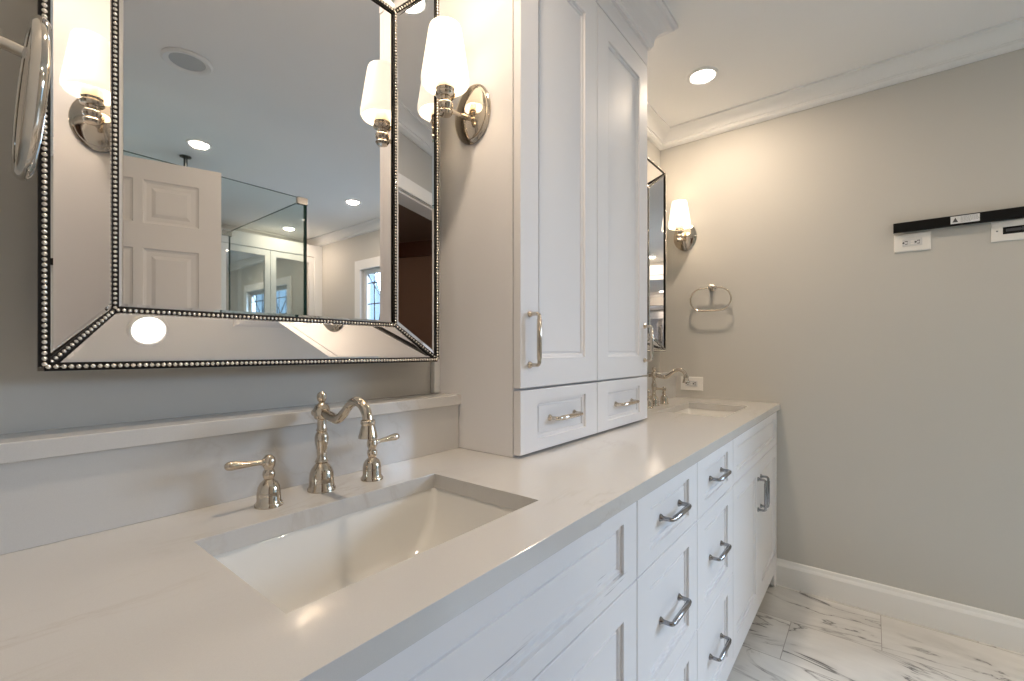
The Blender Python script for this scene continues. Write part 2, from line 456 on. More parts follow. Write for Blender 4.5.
bm = bmesh.new(); cy, cz = (WY0 + WY1) / 2, (WZ0 + WZ1) / 2; hw, hh = (WY1 - WY0) / 2 - 0.045, (WZ1 - WZ0) / 2 - 0.045
xp = XR + 0.045
for sy in (-1, 1):
    for k in (0.45, 0.8):
        add_tube(bm, [(xp, cy + sy * hw * k, cz - hh), (xp, cy + sy * hw * k, cz + hh)], 0.006, 6)
    for k in (0.5, 0.85):
        add_tube(bm, [(xp, cy - hw, cz + sy * hh * k), (xp, cy + hw, cz + sy * hh * k)], 0.006, 6)
for a, b, ph in ((0.34, 0.40, 0), (0.18, 0.24, 0)):
    add_tube(bm, [(xp, cy + hw * 2 * a * math.cos(t * PI / 16), cz + hh * 2 * b * math.sin(t * PI / 16)) for t in range(32)], 0.006, 6, True)
for sy in (-1, 1):
    for sz in (-1, 1):
        add_tube(bm, [(xp, cy + sy * hw * 2 * 0.18 * math.cos(t), cz + sz * hh * (0.5 + 0.4 * math.sin(t * 2))) for t in [i * PI / 16 for i in range(17)]], 0.006, 6)
        add_tube(bm, [(xp, cy, cz), (xp, cy + sy * hw, cz + sz * hh)], 0.006, 6)
obj('lead_came', bm, 'lead', wn, smooth=True)

# ------------------------------------------------------------------ mirrored closet doors on the back wall
cl = thing('closet', 'white built-in closet with mirrored double doors on the back wall', 'closet', (0, 0, 0))
bm = bmesh.new(); y0, y1 = YB + 0.002, YB + 0.30
grid_slab(bm, [1.50, 1.60, 2.53, XR - 0.002], [0, 0.10, 2.215, 2.345], y0, y1, [(1, 1)], lambda u, v, q: (u, q, v))
obj('closet_frame', bm, 'trim', cl, 0.003)
for a, b in ((1.603, 2.063), (2.067, 2.527)):
    bm = bmesh.new()
    grid_slab(bm, [a, a + 0.055, b - 0.055, b], [0.103, 0.19, 2.15, 2.212], y1 - 0.03, y1 - 0.006, [(1, 1)], lambda u, v, q: (u, q, v))
    d = obj('closet_door', bm, 'trim', cl, 0.002)
    box('mirror_panel', (a + 0.056, y1 - 0.026, 0.191), (b - 0.056, y1 - 0.020, 2.149), 'mirror', d)

# ------------------------------------------------------------------ shower
struct(box('wall_shower', (XL, -2.17, 0), (1.30, -2.09, ZC), 'tile'))
sg = thing('shower_enclosure', 'frameless clear glass shower enclosure with metal corner clips behind the open door', 'shower', (0, 0, 0))
GZ = 2.13; GX, GY = 1.40, -0.86
box('glass_panel', (XL + 0.003, GY - 0.005, 0.012), (GX - 0.006, GY + 0.005, GZ), 'shower_glass', sg)
box('glass_panel', (GX - 0.005, -2.085, 0.012), (GX + 0.005, GY - 0.006, GZ), 'shower_glass', sg)
bm = bmesh.new()
add_box(bm, (GX - 0.0095, GY - 0.0060, 0.012), (GX + 0.0060, GY + 0.0070, GZ))
for a, b in (((XL + 0.003, GY - 0.0054, GZ - 0.0002), (GX, GY + 0.0054, GZ + 0.001)), ((GX - 0.0054, -2.085, GZ - 0.0002), (GX + 0.0054, GY, GZ + 0.001)), ((GX - 0.0054, -2.088, 0.012), (GX + 0.0054, -2.0845, GZ))):
    add_box(bm, a, b)
obj('glass_edge', bm, 'glass_edge', sg)
for yy in (GY, -2.07):
    box('glass_clip', (GX - 0.055, yy - 0.012, GZ - 0.040), (GX + 0.010, yy + 0.012, GZ + 0.004), 'clip', sg, 0.002)
box('shower_curb', (XL + 0.003, -2.088, 0.001), (GX + 0.04, GY + 0.04, 0.010), 'tile', sg)
bm = bmesh.new()
add_lathe(bm, [(0.032, 0), (0.032, -0.006), (0.014, -0.012), (0.011, -0.014), (0.011, -0.16), (0.018, -0.165), (0.02, -0.18), (0.10, -0.19), (0.10, -0.20)], 24)
tag(obj('rain_shower_head', bm, 'bronze', smooth=True), 'dark ceiling-mounted rain shower head, its arm just above the open door', 'shower head').location = (0.96, -1.56, ZC)

# ------------------------------------------------------------------ recessed lamps
def recessed(loc, label, lit=True, R=0.067, group='recessed ceiling lights', pw=P_CAN):
    t = thing('recessed_light', label, 'ceiling light', loc, group=group)
    bm = bmesh.new()
    add_lathe(bm, [(R * 0.78, -0.0005), (R, -0.0005), (R, -0.004), (R * 0.93, -0.009), (R * 0.82, -0.009), (R * 0.74, -0.003)], 32, cap0=False, cap1=False)
    obj('trim_ring', bm, 'trim', t, smooth=True)
    bm = bmesh.new(); add_lathe(bm, [(R * 0.76, -0.0010), (R * 0.76, -0.0035), (R * 0.60, -0.005)], 32)
    obj('lens', bm, 'lamp' if lit else 'lens_off', t, smooth=True)
    if lit:
        l = area('can_lamp', (0, 0, -0.012), (0, 0, 0), R * 1.3, 0, pw, NEUT, 'DISK'); l.parent = t
    return t
recessed((2.155, 0.604, ZC), 'lit recessed ceiling light over the far sink')
recessed((0.49, 0.55, ZC), 'lit recessed ceiling light over the near sink, seen in the near mirror frame')
recessed((0.953, -1.28, ZC), 'lit recessed ceiling light above the open panelled door in the mirror', pw=P_CAN * 0.8)
recessed((2.13, -1.50, ZC), 'lit recessed ceiling light nearest the leaded window in the mirror', pw=P_CAN * 0.8)
recessed((2.18, -2.75, ZC), 'lit recessed ceiling light in front of the mirrored closet', pw=P_CAN * 0.8)
t = thing('exhaust_can', 'large round unlit ceiling fixture with a deep white rim seen in the mirror', 'ceiling fixture', (0.65, -0.41, ZC))
bm = bmesh.new(); add_lathe(bm, [(0.075, -0.001), (0.094, -0.001), (0.094, -0.005), (0.086, -0.011), (0.074, -0.010), (0.066, -0.003)], 36, cap0=False, cap1=False)
obj('fixture_rim', bm, 'trim', t, smooth=True)
bm = bmesh.new(); add_lathe(bm, [(0.068, -0.0015), (0.068, -0.0028), (0.02, -0.0029)], 36)
obj('fixture_cover', bm, 'lens_off', t, smooth=True)

# ------------------------------------------------------------------ cabinet fronts and pulls
FY = 0.375            # plane of the vanity fronts
def front(name, x0, x1, z0, z1, y, th, mat, parent, sx=0.062, sz=0.045, dp=1.0):
    g = 0.0015; x0 += g; x1 -= g; z0 += g; z1 -= g
    bm = bmesh.new()
    def L(ix, iz, yy): return [(x0 + ix, yy, z0 + iz), (x1 - ix, yy, z0 + iz), (x1 - ix, yy, z1 - iz), (x0 + ix, yy, z1 - iz)]
    steps = [(0, 0, y + th), (0, 0, y + 0.0015), (0.0015, 0.0015, y), (sx, sz, y), (sx + 0.0005, sz + 0.0005, y + 0.006 * dp), (sx + 0.009, sz + 0.009, y + 0.0065 * dp), (sx + 0.0115, sz + 0.0115, y + 0.011 * dp), (sx + 0.0155, sz + 0.0155, y + 0.011 * dp), (sx + 0.0165, sz + 0.0165, y + 0.008 * dp)]
    add_loops(bm, [L(*s) for s in steps])
    return obj(name, bm, mat, parent)

def pull(parent, c, vertical, mat='steel', cc=0.128, proj=0.030):
    """bar pull with round flanges, both posts and the bowed bar in one casting; c on the front's surface, facing -y"""
    bm = bmesh.new(); h = cc / 2
    def P(s, out): return (c[0], c[1] - out, c[2] + s) if vertical else (c[0] + s, c[1] - out, c[2])
    for s in (-h, h):
        p = P(s, 0)
        add_lathe(bm, [(0.0088, 0.0), (0.0088, 0.003), (0.0066, 0.006), (0.0052, 0.009), (0.0050, 0.014)], 16, Matrix.Translation(p) @ Matrix.Rotation(PI / 2, 4, 'X'))
    k = 0.008
    pts = [P(-h, 0.006), P(-h, proj - k)] + [P(-h + k - k * math.cos(a), proj - k + k * math.sin(a)) for a in (0.4, 0.8, 1.2)] + [P(-h + k, proj)]
    pts += [P(-h + 0.014, proj), P(-h + 0.016, proj), P(h - 0.016, proj), P(h - 0.014, proj)]
    pts += [P(h - k, proj)] + [P(h - k + k * math.sin(a), proj - k + k * math.cos(a)) for a in (0.4, 0.8, 1.2)] + [P(h, proj - k), P(h, 0.006)]
    add_tube(bm, pts, [0.0050] * 7 + [0.0064] * 2 + [0.0050] * 7, 14)
    return obj('handle', bm, mat, parent, smooth=True)

# ------------------------------------------------------------------ vanity cabinets
def carcass(parent, x0, x1):
    bm = bmesh.new()
    x0 += 0.001; x1 -= 0.001
    add_box(bm, (x0, FY + 0.021, 0.085), (x0 + 0.018, YW - 0.001, 0.879)); add_box(bm, (x1 - 0.018, FY + 0.021, 0.085), (x1, YW - 0.001, 0.879))
    add_box(bm, (x0 + 0.018, FY + 0.021, 0.085), (x1 - 0.018, YW - 0.001, 0.093)); add_box(bm, (x0 + 0.018, YW - 0.012, 0.093), (x1 - 0.018, YW - 0.001, 0.879))
    add_box(bm, (x0 + 0.018, FY + 0.021, 0.855), (x1 - 0.018, FY + 0.06, 0.879)); add_box(bm, (x0 + 0.018, FY + 0.021, 0.700), (x1 - 0.018, FY + 0.04, 0.716))
    obj('carcass', bm, 'cabinet', parent)
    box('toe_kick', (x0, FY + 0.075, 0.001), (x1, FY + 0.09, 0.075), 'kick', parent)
def rail(parent, x0, x1, left=False, right=False):
    """bottom rail; bracket feet at its outer ends"""
    z0, z1 = 0.082, 0.108
    pts = []
    if left: pts += [(x0, 0.001), (x0 + 0.05, 0.001)] + [(x0 + 0.05 + 0.04 * math.sin(a), z0 - (z0 - 0.001) * math.cos(a) * 0.9) for a in (0.3, 0.7, 1.1, 1.5)]
    else: pts += [(x0, z0)]
    if right: pts += [(x1 - 0.05 - 0.04 * math.sin(a), z0 - (z0 - 0.001) * math.cos(a) * 0.9) for a in (1.5, 1.1, 0.7, 0.3)] + [(x1 - 0.05, 0.001), (x1, 0.001)]
    else: pts += [(x1, z0)]
    pts += [(x1, z1), (x0, z1)]
    bm = bmesh.new(); add_loops(bm, [[(x, FY + 0.001, z) for x, z in pts], [(x, FY + 0.021, z) for x, z in pts]])
    obj('bottom_rail', bm, 'cabinet', parent)
X0, X1, X2, X3, X4 = XL + 0.003, 0.880, 1.287, 1.697, XR - 0.003
Z1, Z2, ZT = 0.709, 0.408, 0.877
def sink_cab(x0, x1, label, left, right, worn=False):
    t = thing('sink_cabinet', label, 'vanity cabinet', ((x0 + x1) / 2, FY, 0)); o = t.location.copy()
    inv = Matrix.Translation(-o)
    carcass(t, x0, x1)
    front('false_drawer_front', x0, x1, Z1, ZT, FY, 0.020, 'worn' if worn else 'cabinet', t, 0.062, 0.034)
    xm = (x0 + x1) / 2
    for a, b, s in ((x0, xm, -1), (xm, x1, 1)):
        d = front('door', a, b, 0.108, Z1, FY, 0.020, 'cabinet', t, 0.062, 0.055)
        pull(d, (xm + s * 0.030, FY, 0.573), True)
    rail(t, x0, x1, left, right)
    for c in t.children: c.matrix_parent_inverse = inv
    return t
def drawer_cab(x0, x1, label):
    t = thing('drawer_cabinet', label, 'vanity cabinet', ((x0 + x1) / 2, FY, 0))
    inv = Matrix.Translation(-t.location)
    carcass(t, x0, x1)
    for a, b, sz in ((Z1, ZT, 0.034), (Z2, Z1, 0.044), (0.108, Z2, 0.044)):
        d = front('drawer', x0, x1, a, b, FY, 0.020, 'cabinet', t, 0.070, sz)
        pull(d, ((x0 + x1) / 2 + 0.010, FY + 0.0085, (a + b) / 2 - (0.002 if a == Z1 else 0.006)), False)
    rail(t, x0, x1)
    for c in t.children: c.matrix_parent_inverse = inv
    return t
sink_cab(X0, X1, 'white sink cabinet with a worn false drawer front under the near sink', True, False, True)
drawer_cab(X1, X2, 'white three-drawer cabinet beside the near sink cabinet, nearer of two')
drawer_cab(X2, X3, 'white three-drawer cabinet beside the far sink cabinet, farther of two')
sink_cab(X3, X4, 'white sink cabinet with vertical door pulls against the right wall', False, True)

# ------------------------------------------------------------------ worktop, splashes
S1 = (0.213, 0.655, 0.462, 0.738); S2 = (1.945, 2.385, 0.462, 0.738)
bm = bmesh.new()
grid_slab(bm, [XL + 0.001, S1[0], S1[1], S2[0], S2[1], XR - 0.001], [0.360, S1[2], S1[3], YW - 0.001], 0.882, CT, [(1, 1), (3, 1)], lambda u, v, q: (u, v, q))
tag(obj('countertop', bm, 'quartz', bevel=0.0006), 'long white quartz countertop with two rectangular sink cutouts', 'countertop')
def splash(x0, x1, label):
    t = thing('backsplash', label, 'backsplash', ((x0 + x1) / 2, 0.93, CT)); inv = Matrix.Translation(-t.location)
    box('splash_panel', (x0, 0.882, CT + 0.0005), (x1, YW - 0.002, 1.031), 'quartz', t).matrix_parent_inverse = inv
    box('ledge_cap', (x0, 0.873, 1.0315), (x1, YW - 0.002, 1.058), 'quartz', t, 0.0015).matrix_parent_inverse = inv
    return t
splash(XL + 0.002, 0.871, 'quartz backsplash with a ledge cap below the near mirror')
splash(1.677, XR - 0.002, 'quartz backsplash with a ledge cap below the far mirror')

# ------------------------------------------------------------------ sinks
def rrect(x0, x1, y0, y1, r, z, n=6):
    P = []
    for cx, cy, a in ((x1 - r, y1 - r, 0), (x0 + r, y1 - r, PI / 2), (x0 + r, y0 + r, PI), (x1 - r, y0 + r, 1.5 * PI)):
        P += [(cx + r * math.cos(a + PI / 2 * i / n), cy + r * math.sin(a + PI / 2 * i / n), z) for i in range(n + 1)]
    return P
def sink(S, label):
    cx, cy = (S[0] + S[1]) / 2, (S[2] + S[3]) / 2; hw, hh = (S[1] - S[0]) / 2, (S[3] - S[2]) / 2
    t = thing('sink', label, 'sink', (cx, cy, 0.74), group=None)
    def R(dx, dy, r, z, n=6): return rrect(-hw - dx, hw + dx, -hh - dy, hh + dy, r, z, n)
    bm = bmesh.new()
    zt = 0.8815 - 0.74
    prof = [(0.020, 0.020, 0.02, zt - 0.012), (0.020, 0.020, 0.02, zt), (0.003, 0.003, 0.014, zt), (0.001, 0.001, 0.013, zt - 0.004), (-0.008, -0.004, 0.015, zt - 0.035), (-0.022, -0.009, 0.018, zt - 0.070), (-0.044, -0.014, 0.022, zt - 0.098), (-0.068, -0.022, 0.028, zt - 0.116), (-0.095, -0.036, 0.032, zt - 0.127), (-0.125, -0.060, 0.034, zt - 0.132), (-0.170, -0.100, 0.02, zt - 0.134)]
    outer = [(-0.168, -0.098, 0.02, zt - 0.142), (-0.085, -0.045, 0.04, zt - 0.137), (-0.030, -0.006, 0.03, zt - 0.105), (0.008, 0.008, 0.02, zt - 0.03), (0.010, 0.010, 0.02, zt - 0.0125)]
    # one closed skin: outside from the middle up, over the flange, down the inside
    loops = [R(*p) for p in outer] + [R(*p) for p in prof]
    add_loops(bm, loops)
    obj('basin', bm, 'ceramic', t, smooth=True)
    bm = bmesh.new(); add_lathe(bm, [(0.022, 0), (0.022, 0.0018), (0.016, 0.003), (0.012, 0.0026), (0.0115, 0.001)], 24)
    o = obj('drain', bm, 'nickel', t, smooth=True); o.location = (0, 0.0, zt - 0.1338)
    return t
sink(S1, 'near rectangular undermount white ceramic sink below the near faucet')
sink(S2, 'far rectangular undermount white ceramic sink beside the right wall')

# ------------------------------------------------------------------ faucets
def catmull(pts, n=6):
    P = [Vector(p) for p in pts]; P = [2 * P[0] - P[1]] + P + [2 * P[-1] - P[-2]]; out = []
    for i in range(1, len(P) - 2):
        for k in range(n):
            t = k / n; a, b, c, d = P[i - 1], P[i], P[i + 1], P[i + 2]
            out.append(0.5 * ((2 * b) + (c - a) * t + (2 * a - 5 * b + 4 * c - d) * t * t + (3 * b - a - 3 * c + d) * t ** 3))
    out.append(P[-2]); return out
def faucet(loc, label, turn=(PI, 0)):
    t = thing('faucet', label, 'faucet', loc)
    bm = bmesh.new()
    add_lathe(bm, [(0.0255, 0), (0.0255, 0.004), (0.0235, 0.007), (0.0235, 0.009), (0.0225, 0.012), (0.0225, 0.022), (0.0215, 0.032), (0.018, 0.041), (0.013, 0.047), (0.0105, 0.050),
                   (0.0125, 0.053), (0.0105, 0.056), (0.0085, 0.062), (0.0095, 0.075), (0.0122, 0.088), (0.0128, 0.098), (0.011, 0.104), (0.0085, 0.108), (0.0105, 0.111), (0.0085, 0.114), (0.0080, 0.130),
                   (0.0115, 0.131), (0.0140, 0.134), (0.0150, 0.141), (0.0150, 0.148), (0.0125, 0.156), (0.007, 0.160), (0.005, 0.163)], 32)
    obj('spout_body', bm, 'nickel', t, smooth=True)
    bm = bmesh.new()
    add_lathe(bm, [(0.005, 0.1625), (0.008, 0.166), (0.0092, 0.172), (0.0082, 0.178), (0.004, 0.1815)], 20)
    obj('finial', bm, 'nickel', t, smooth=True)
    bm = bmesh.new()   # spout: gooseneck towards the room
    path = catmull([(0, -0.010, 0.143), (0, -0.032, 0.139), (0, -0.056, 0.136), (0, -0.076, 0.147), (0, -0.098, 0.165), (0, -0.118, 0.172), (0, -0.136, 0.167), (0, -0.148, 0.154), (0, -0.152, 0.140)], 5)
    n = len(path); add_tube(bm, path, [0.0082 + 0.0006 * math.sin(i / n * 9) if i < n * 0.5 else 0.0082 + 0.0012 * (i / n - 0.5) for i in range(n)], 16)
    m = Matrix.Translation((0, -0.152, 0.114))
    add_lathe(bm, [(0.0080, 0.031), (0.0118, 0.029), (0.0122, 0.024), (0.0105, 0.021), (0.0128, 0.014), (0.0150, 0.005), (0.0158, 0.003), (0.0158, 0.0), (0.0120, 0.0), (0.0110, 0.004)], 20, m)
    obj('spout', bm, 'nickel', t, smooth=True)
    bm = bmesh.new()   # small button opposite the spout
    add_lathe(bm, [(0.0055, 0), (0.0055, 0.010), (0.0078, 0.012), (0.0078, 0.018), (0.004, 0.021)], 16, Matrix.Translation((0, 0.008, 0.141)) @ Matrix.Rotation(-PI / 2, 4, 'X'))
    obj('diverter_button', bm, 'nickel', t, smooth=True)
    for s, ang in ((-1, turn[0]), (1, turn[1])):
        bm = bmesh.new(); T = Matrix.Translation((s * 0.102, -0.013, -0.0)) @ Matrix.Diagonal((0.88, 0.88, 0.97, 1))
        add_lathe(bm, [(0.0255, 0), (0.0255, 0.004), (0.0230, 0.007), (0.0215, 0.010), (0.0212, 0.024), (0.0195, 0.034), (0.0155, 0.041), (0.0105, 0.045), (0.0085, 0.047), (0.0105, 0.051), (0.0115, 0.056), (0.0105, 0.061), (0.0080, 0.064),
                       (0.0085, 0.066), (0.0110, 0.070), (0.0120, 0.077), (0.0108, 0.084), (0.006, 0.089), (0.003, 0.090)], 28, T)
        hb = obj('handle_base', bm, 'nickel', t, smooth=True)
        bm = bmesh.new(); L = []
        T2 = T @ Matrix.Translation((0, 0, 0.077)) @ Matrix.Rotation(ang, 4, 'Z') @ Matrix.Rotation(-0.07, 4, 'Y')
        add_lathe(bm, [(0.0070, 0.006), (0.0070, 0.012), (0.0045, 0.014), (0.0042, 0.022), (0.0055, 0.040), (0.0072, 0.056), (0.0080, 0.066), (0.0070, 0.073), (0.0035, 0.077)], 18, T2 @ Matrix.Rotation(PI / 2, 4, 'Y'))
        obj('lever', bm, 'nickel', hb, smooth=True)
    for c in t.children:
        if 'handle' not in c.name: c.scale = (1, 1, 1.03)
    return t
faucet((0.445, 0.821, CT), 'polished nickel widespread faucet with two lever handles at the near sink')
faucet((2.140, 0.826, CT), 'polished nickel widespread faucet with two lever handles at the far sink', (PI, PI * 0.85))

# ------------------------------------------------------------------ linen tower on the worktop
TX0, TX1, TM, TYF = 0.873, 1.675, 1.270, 0.672
TYB = TYF + 0.022       # face of the carcass behind the doors
tw = thing('linen_cabinet', 'tall white cabinet with two doors and two drawers standing on the countertop', 'cabinet', (TM, 0.82, CT))
twi = Matrix.Translation(-tw.location)
bm = bmesh.new()
z0, z1 = CT + 0.001, 2.32
add_box(bm, (TX0, TYB + 0.002, z0), (TX0 + 0.019, YW - 0.001, z1)); add_box(bm, (TX1 - 0.019, TYB + 0.002, z0), (TX1, YW - 0.001, z1))
add_box(bm, (TX0 + 0.019, TYB + 0.002, z0), (TX1 - 0.019, YW - 0.001, z0 + 0.004)); add_box(bm, (TX0 + 0.019, TYB + 0.002, 1.075), (TX1 - 0.019, YW - 0.001, 1.093))
add_box(bm, (TX0 + 0.019, TYB + 0.002, z1 - 0.05), (TX1 - 0.019, YW - 0.001, z1)); add_box(bm, (TX0 + 0.019, YW - 0.012, z0 + 0.004), (TX1 - 0.019, YW - 0.001, z1 - 0.05))
obj('carcass', bm, 'cabinet', tw)
box('frieze', (TX0, TYF, 2.272), (TX1, TYB, 2.435), 'cabinet', tw, 0.001)
box('side_top', (TX0, TYB + 0.001, 2.3205), (TX1, YW - 0.001, 2.435), 'cabinet', tw)
for a, b, hx in ((TX0, TM, TX0 + 0.039), (TM, TX1, TX1 - 0.033)):
    d = front('door', a, b, 1.083, 2.270, TYF, 0.021, 'cabinet', tw, 0.075, 0.075)
    pull(d, (hx, TYF, 1.206), True, 'nickel')
    d = front('drawer', a, b, 0.918, 1.080, TYF, 0.021, 'cabinet', tw, 0.072, 0.030)
    pull(d, ((a + b) / 2 + 0.006, TYF + 0.0085, 0.997), False, 'nickel')
# crown around the top of the tower: front and both sides
TCR = [(0, -0.105), (0.010, -0.105), (0.012, -0.096), (0.018, -0.092), (0.018, -0.084)] + [(0.018 + 0.052 * (1 - math.cos(a)), -0.084 + 0.056 * math.sin(a)) for a in (0.25, 0.5, 0.8, 1.1, 1.35, PI / 2)] + [(0.075, -0.026), (0.080, -0.018), (0.088, -0.014), (0.088, 0), (0, 0)]
bm = bmesh.new(); Ls = [[], [], [], []]
for p, q in TCR:
    z = ZC - 0.001 + q
    Ls[0].append((TX0 - p, YW - 0.001, z)); Ls[1].append((TX0 - p, TYF - p, z)); Ls[2].append((TX1 + p, TYF - p, z)); Ls[3].append((TX1 + p, YW - 0.001, z))
add_loops(bm, Ls)
obj('crown', bm, 'cabinet', tw)
for c in tw.children: c.matrix_parent_inverse = twi
bm = bmesh.new(); add_box(bm, (0.850, YW - 0.018, 1.0585), (0.8725, YW - 0.0005, 2.36))
struct(obj('trim_8', bm, 'trim', bevel=0.003))

# ------------------------------------------------------------------ bevelled mirrors
def mirror(cx, label, zc=1.6465):
    HW, HH = 0.362, 0.4935; IW, IH = 0.2715, 0.400     # half sizes, rim and pane
    t = thing('wall_mirror', label, 'mirror', (cx, YW, zc))
    yo, yi = -0.079, -0.013
    def O(i, m=0, y=yo): sx, sz = ((-1, -1), (1, -1), (1, 1), (-1, 1))[i % 4]; return Vector((sx * (HW + m), y, sz * (HH + m)))
    def I(i, m=0, y=yi): sx, sz = ((-1, -1), (1, -1), (1, 1), (-1, 1))[i % 4]; return Vector((sx * (IW + m), y, sz * (IH + m)))
    bm = bmesh.new()   # backing: a tray whose outside narrows towards the wall
    add_loops(bm, [[I(i, 0, yi + 0.005) for i in range(4)], [O(i, 0.002, yo + 0.006) for i in range(4)], [O(i, 0.004, yo + 0.004) for i in range(4)], [O(i, 0.004, yo + 0.010) for i in range(4)], [I(i, 0.03, -0.001) for i in range(4)]])
    obj('mirror_backing', bm, 'mirror_back', t)
    bm = bmesh.new()
    L = [[I(i, -0.001, yi + 0.004) for i in range(4)], [I(i, -0.001, yi) for i in range(4)], [I(i, -0.008, yi - 0.0015) for i in range(4)]]
    add_loops(bm, L); obj('mirror_pane', bm, 'mirror', t)
    for i in range(4):
        a, b, c, d = O(i), O(i + 1), I(i + 1), I(i)
        nrm = (b - a).cross(c - a).normalized()
        if nrm.y > 0: nrm = -nrm
        ctr = (a + b + c + d) / 4
        def S(k, h): return [p + (ctr - p) * 0 + nrm * h for p in k]
        # glass with its own narrow bevel
        def inset(w):
            e = [(b - a).normalized(), (c - b).normalized(), (d - c).normalized(), (a - d).normalized()]
            K = [a, b, c, d]; out = []
            for k in range(4):
                e0, e1 = e[k - 1], e[k]; n0 = nrm.cross(e0); n1 = nrm.cross(e1)
                if n0.dot(ctr - K[k]) < 0: n0 = -n0
                if n1.dot(ctr - K[k]) < 0: n1 = -n1
                out.append(K[k] + (n0 + n1) * (w / (1 + n0.dot(n1))))
            return out
        bm = bmesh.new(); add_loops(bm, [S([a, b, c, d], -0.003), S(inset(0.003), 0.0), S(inset(0.013), 0.0018)])
        obj('bevelled_panel', bm, 'mirror', t)
    def trim(p, q, nrm, w, r, gap):
        """dark strip carrying a row of beads from p to q"""
        d = (q - p); Ln = d.length; d.normalize(); s = d.cross(nrm).normalized()
        bm = bmesh.new()
        add_loops(bm, [[p + s * w + nrm * h * 0 - nrm * 0.002, p + s * w + nrm * 0.002, p - s * w + nrm * 0.002, p - s * w - nrm * 0.002] for h in (0,)] +
                      [[q + s * w - nrm * 0.002, q + s * w + nrm * 0.002, q - s * w + nrm * 0.002, q - s * w - nrm * 0.002]])
        st = obj('trim_strip', bm, 'trim_black', t)
        bm = bmesh.new(); n = max(2, int(Ln / gap)); z = Vector((0, 0, 1))
        q4 = nrm.to_track_quat('Z', 'X').to_matrix().to_4x4()
        for k in range(n):
            c = p + d * (Ln * (k + 0.5) / n) + nrm * 0.0018
            add_lathe(bm, [(r, 0), (r * 0.87, r * 0.5), (r * 0.5, r * 0.87), (r * 0.15, r * 0.98)], 7, Matrix.Translation(c) @ q4, cap0=False)
        obj('beading', bm, 'bead', st, smooth=True)
    F = Vector((0, -1, 0))
    for i in range(4):
        trim(O(i, -0.002, yo - 0.002), O(i + 1, -0.002, yo - 0.002), F, 0.0060, 0.0036, 0.0076)
        trim(I(i, 0.003, yi - 0.0045), I(i + 1, 0.003, yi - 0.0045), F, 0.0046, 0.0031, 0.0075)
        a, b = O(i, -0.006, yo - 0.001), I(i, 0.006, yi - 0.005)
        sx, sz = ((-1, -1), (1, -1), (1, 1), (-1, 1))[i]
        nn = Vector((-sx * 0.5, -1, -sz * 0.5)); dd = (b - a).normalized(); nn = (nn - dd * nn.dot(dd)).normalized()
        trim(a, b, nn, 0.0046, 0.0031, 0.0075)
    return t
mirror(0.4425, 'large rectangular mirror with a silver-beaded angled glass frame above the near sink')
mirror(2.125, 'silver-beaded mirror above the far sink, mostly hidden by the tall cabinet', 1.672)

# ------------------------------------------------------------------ sconces; built facing local -x (wall at x=0)
def sconce(loc, label):
    t = thing('wall_sconce', label, 'wall lamp', loc)
    R = Matrix.Rotation(-PI / 2, 4, 'Y')      # lathe axis z -> -x ; lathe x -> z
    bm = bmesh.new()
    add_lathe(bm, [(0.064, 0.0005), (0.064, 0.004), (0.060, 0.008), (0.056, 0.009), (0.056, 0.013), (0.051, 0.016), (0.042, 0.019), (0.028, 0.024), (0.012, 0.028)], 40, R, sx=1.22)
    obj('backplate', bm, 'nickel', t, smooth=True)
    bm = bmesh.new()
    ax = -0.100; z0 = -0.022
    add_tube(bm, [(-0.024, 0, z0 + 0.004), (-0.05, 0, z0 + 0.002), (ax + 0.008, 0, z0)], [0.007, 0.0055, 0.0065], 16)
    T = Matrix.Translation((ax, 0, 0))
    add_lathe(bm, [(0.006, -0.044), (0.0150, -0.041), (0.0190, -0.034), (0.0150, -0.027), (0.0185, -0.022), (0.0195, -0.015), (0.0165, -0.008), (0.0135, -0.005), (0.0150, 0.001), (0.0215, 0.003), (0.0250, 0.008), (0.0250, 0.013), (0.0215, 0.017), (0.0235, 0.0215)], 28, T)
    obj('arm', bm, 'nickel', t, smooth=True)
    bm = bmesh.new(); add_lathe(bm, [(0.0235, 0.0222), (0.0235, 0.056), (0.0200, 0.060)], 24, T)
    obj('socket_collar', bm, 'collar', t, smooth=True)
    bm = bmesh.new(); b = 0.033
    outer = [(0.0555, b), (0.0595, b + 0.006), (0.0595, b + 0.018), (0.0485, b + 0.090), (0.0425, b + 0.128), (0.0405, b + 0.139), (0.0385, b + 0.144)]
    inner = [(0.0370, b + 0.143), (0.0375, b + 0.137), (0.039, b + 0.127), (0.045, b + 0.089), (0.0560, b + 0.018), (0.0560, b + 0.007), (0.0535, b + 0.003)]
    L = outer + inner; seg = 36
    rings = [[bm.verts.new(T @ Vector((r * math.cos(2 * PI * i / seg), r * math.sin(2 * PI * i / seg), z))) for i in range(seg)] for r, z in L]
    for q in range(len(rings)):
        A, B = rings[q], rings[(q + 1) % len(rings)]
        for i in range(seg): bm.faces.new((A[i], A[(i + 1) % seg], B[(i + 1) % seg], B[i]))
    obj('glass_shade', bm, 'shade', t, smooth=True)
    bm = bmesh.new(); add_lathe(bm, [(0.010, 0.0605), (0.010, 0.095), (0.018, 0.115), (0.021, 0.130), (0.016, 0.146), (0.005, 0.153)], 20, T)
    obj('bulb', bm, 'bulb', t, smooth=True)
    return t
sconce((TX0 - 0.0005, 0.830, 1.806), 'nickel sconce with white glass shade on the tall cabinet side')
sconce((XR - 0.0005, 0.830, 1.826), 'nickel sconce with white glass shade on the right wall above the towel ring')

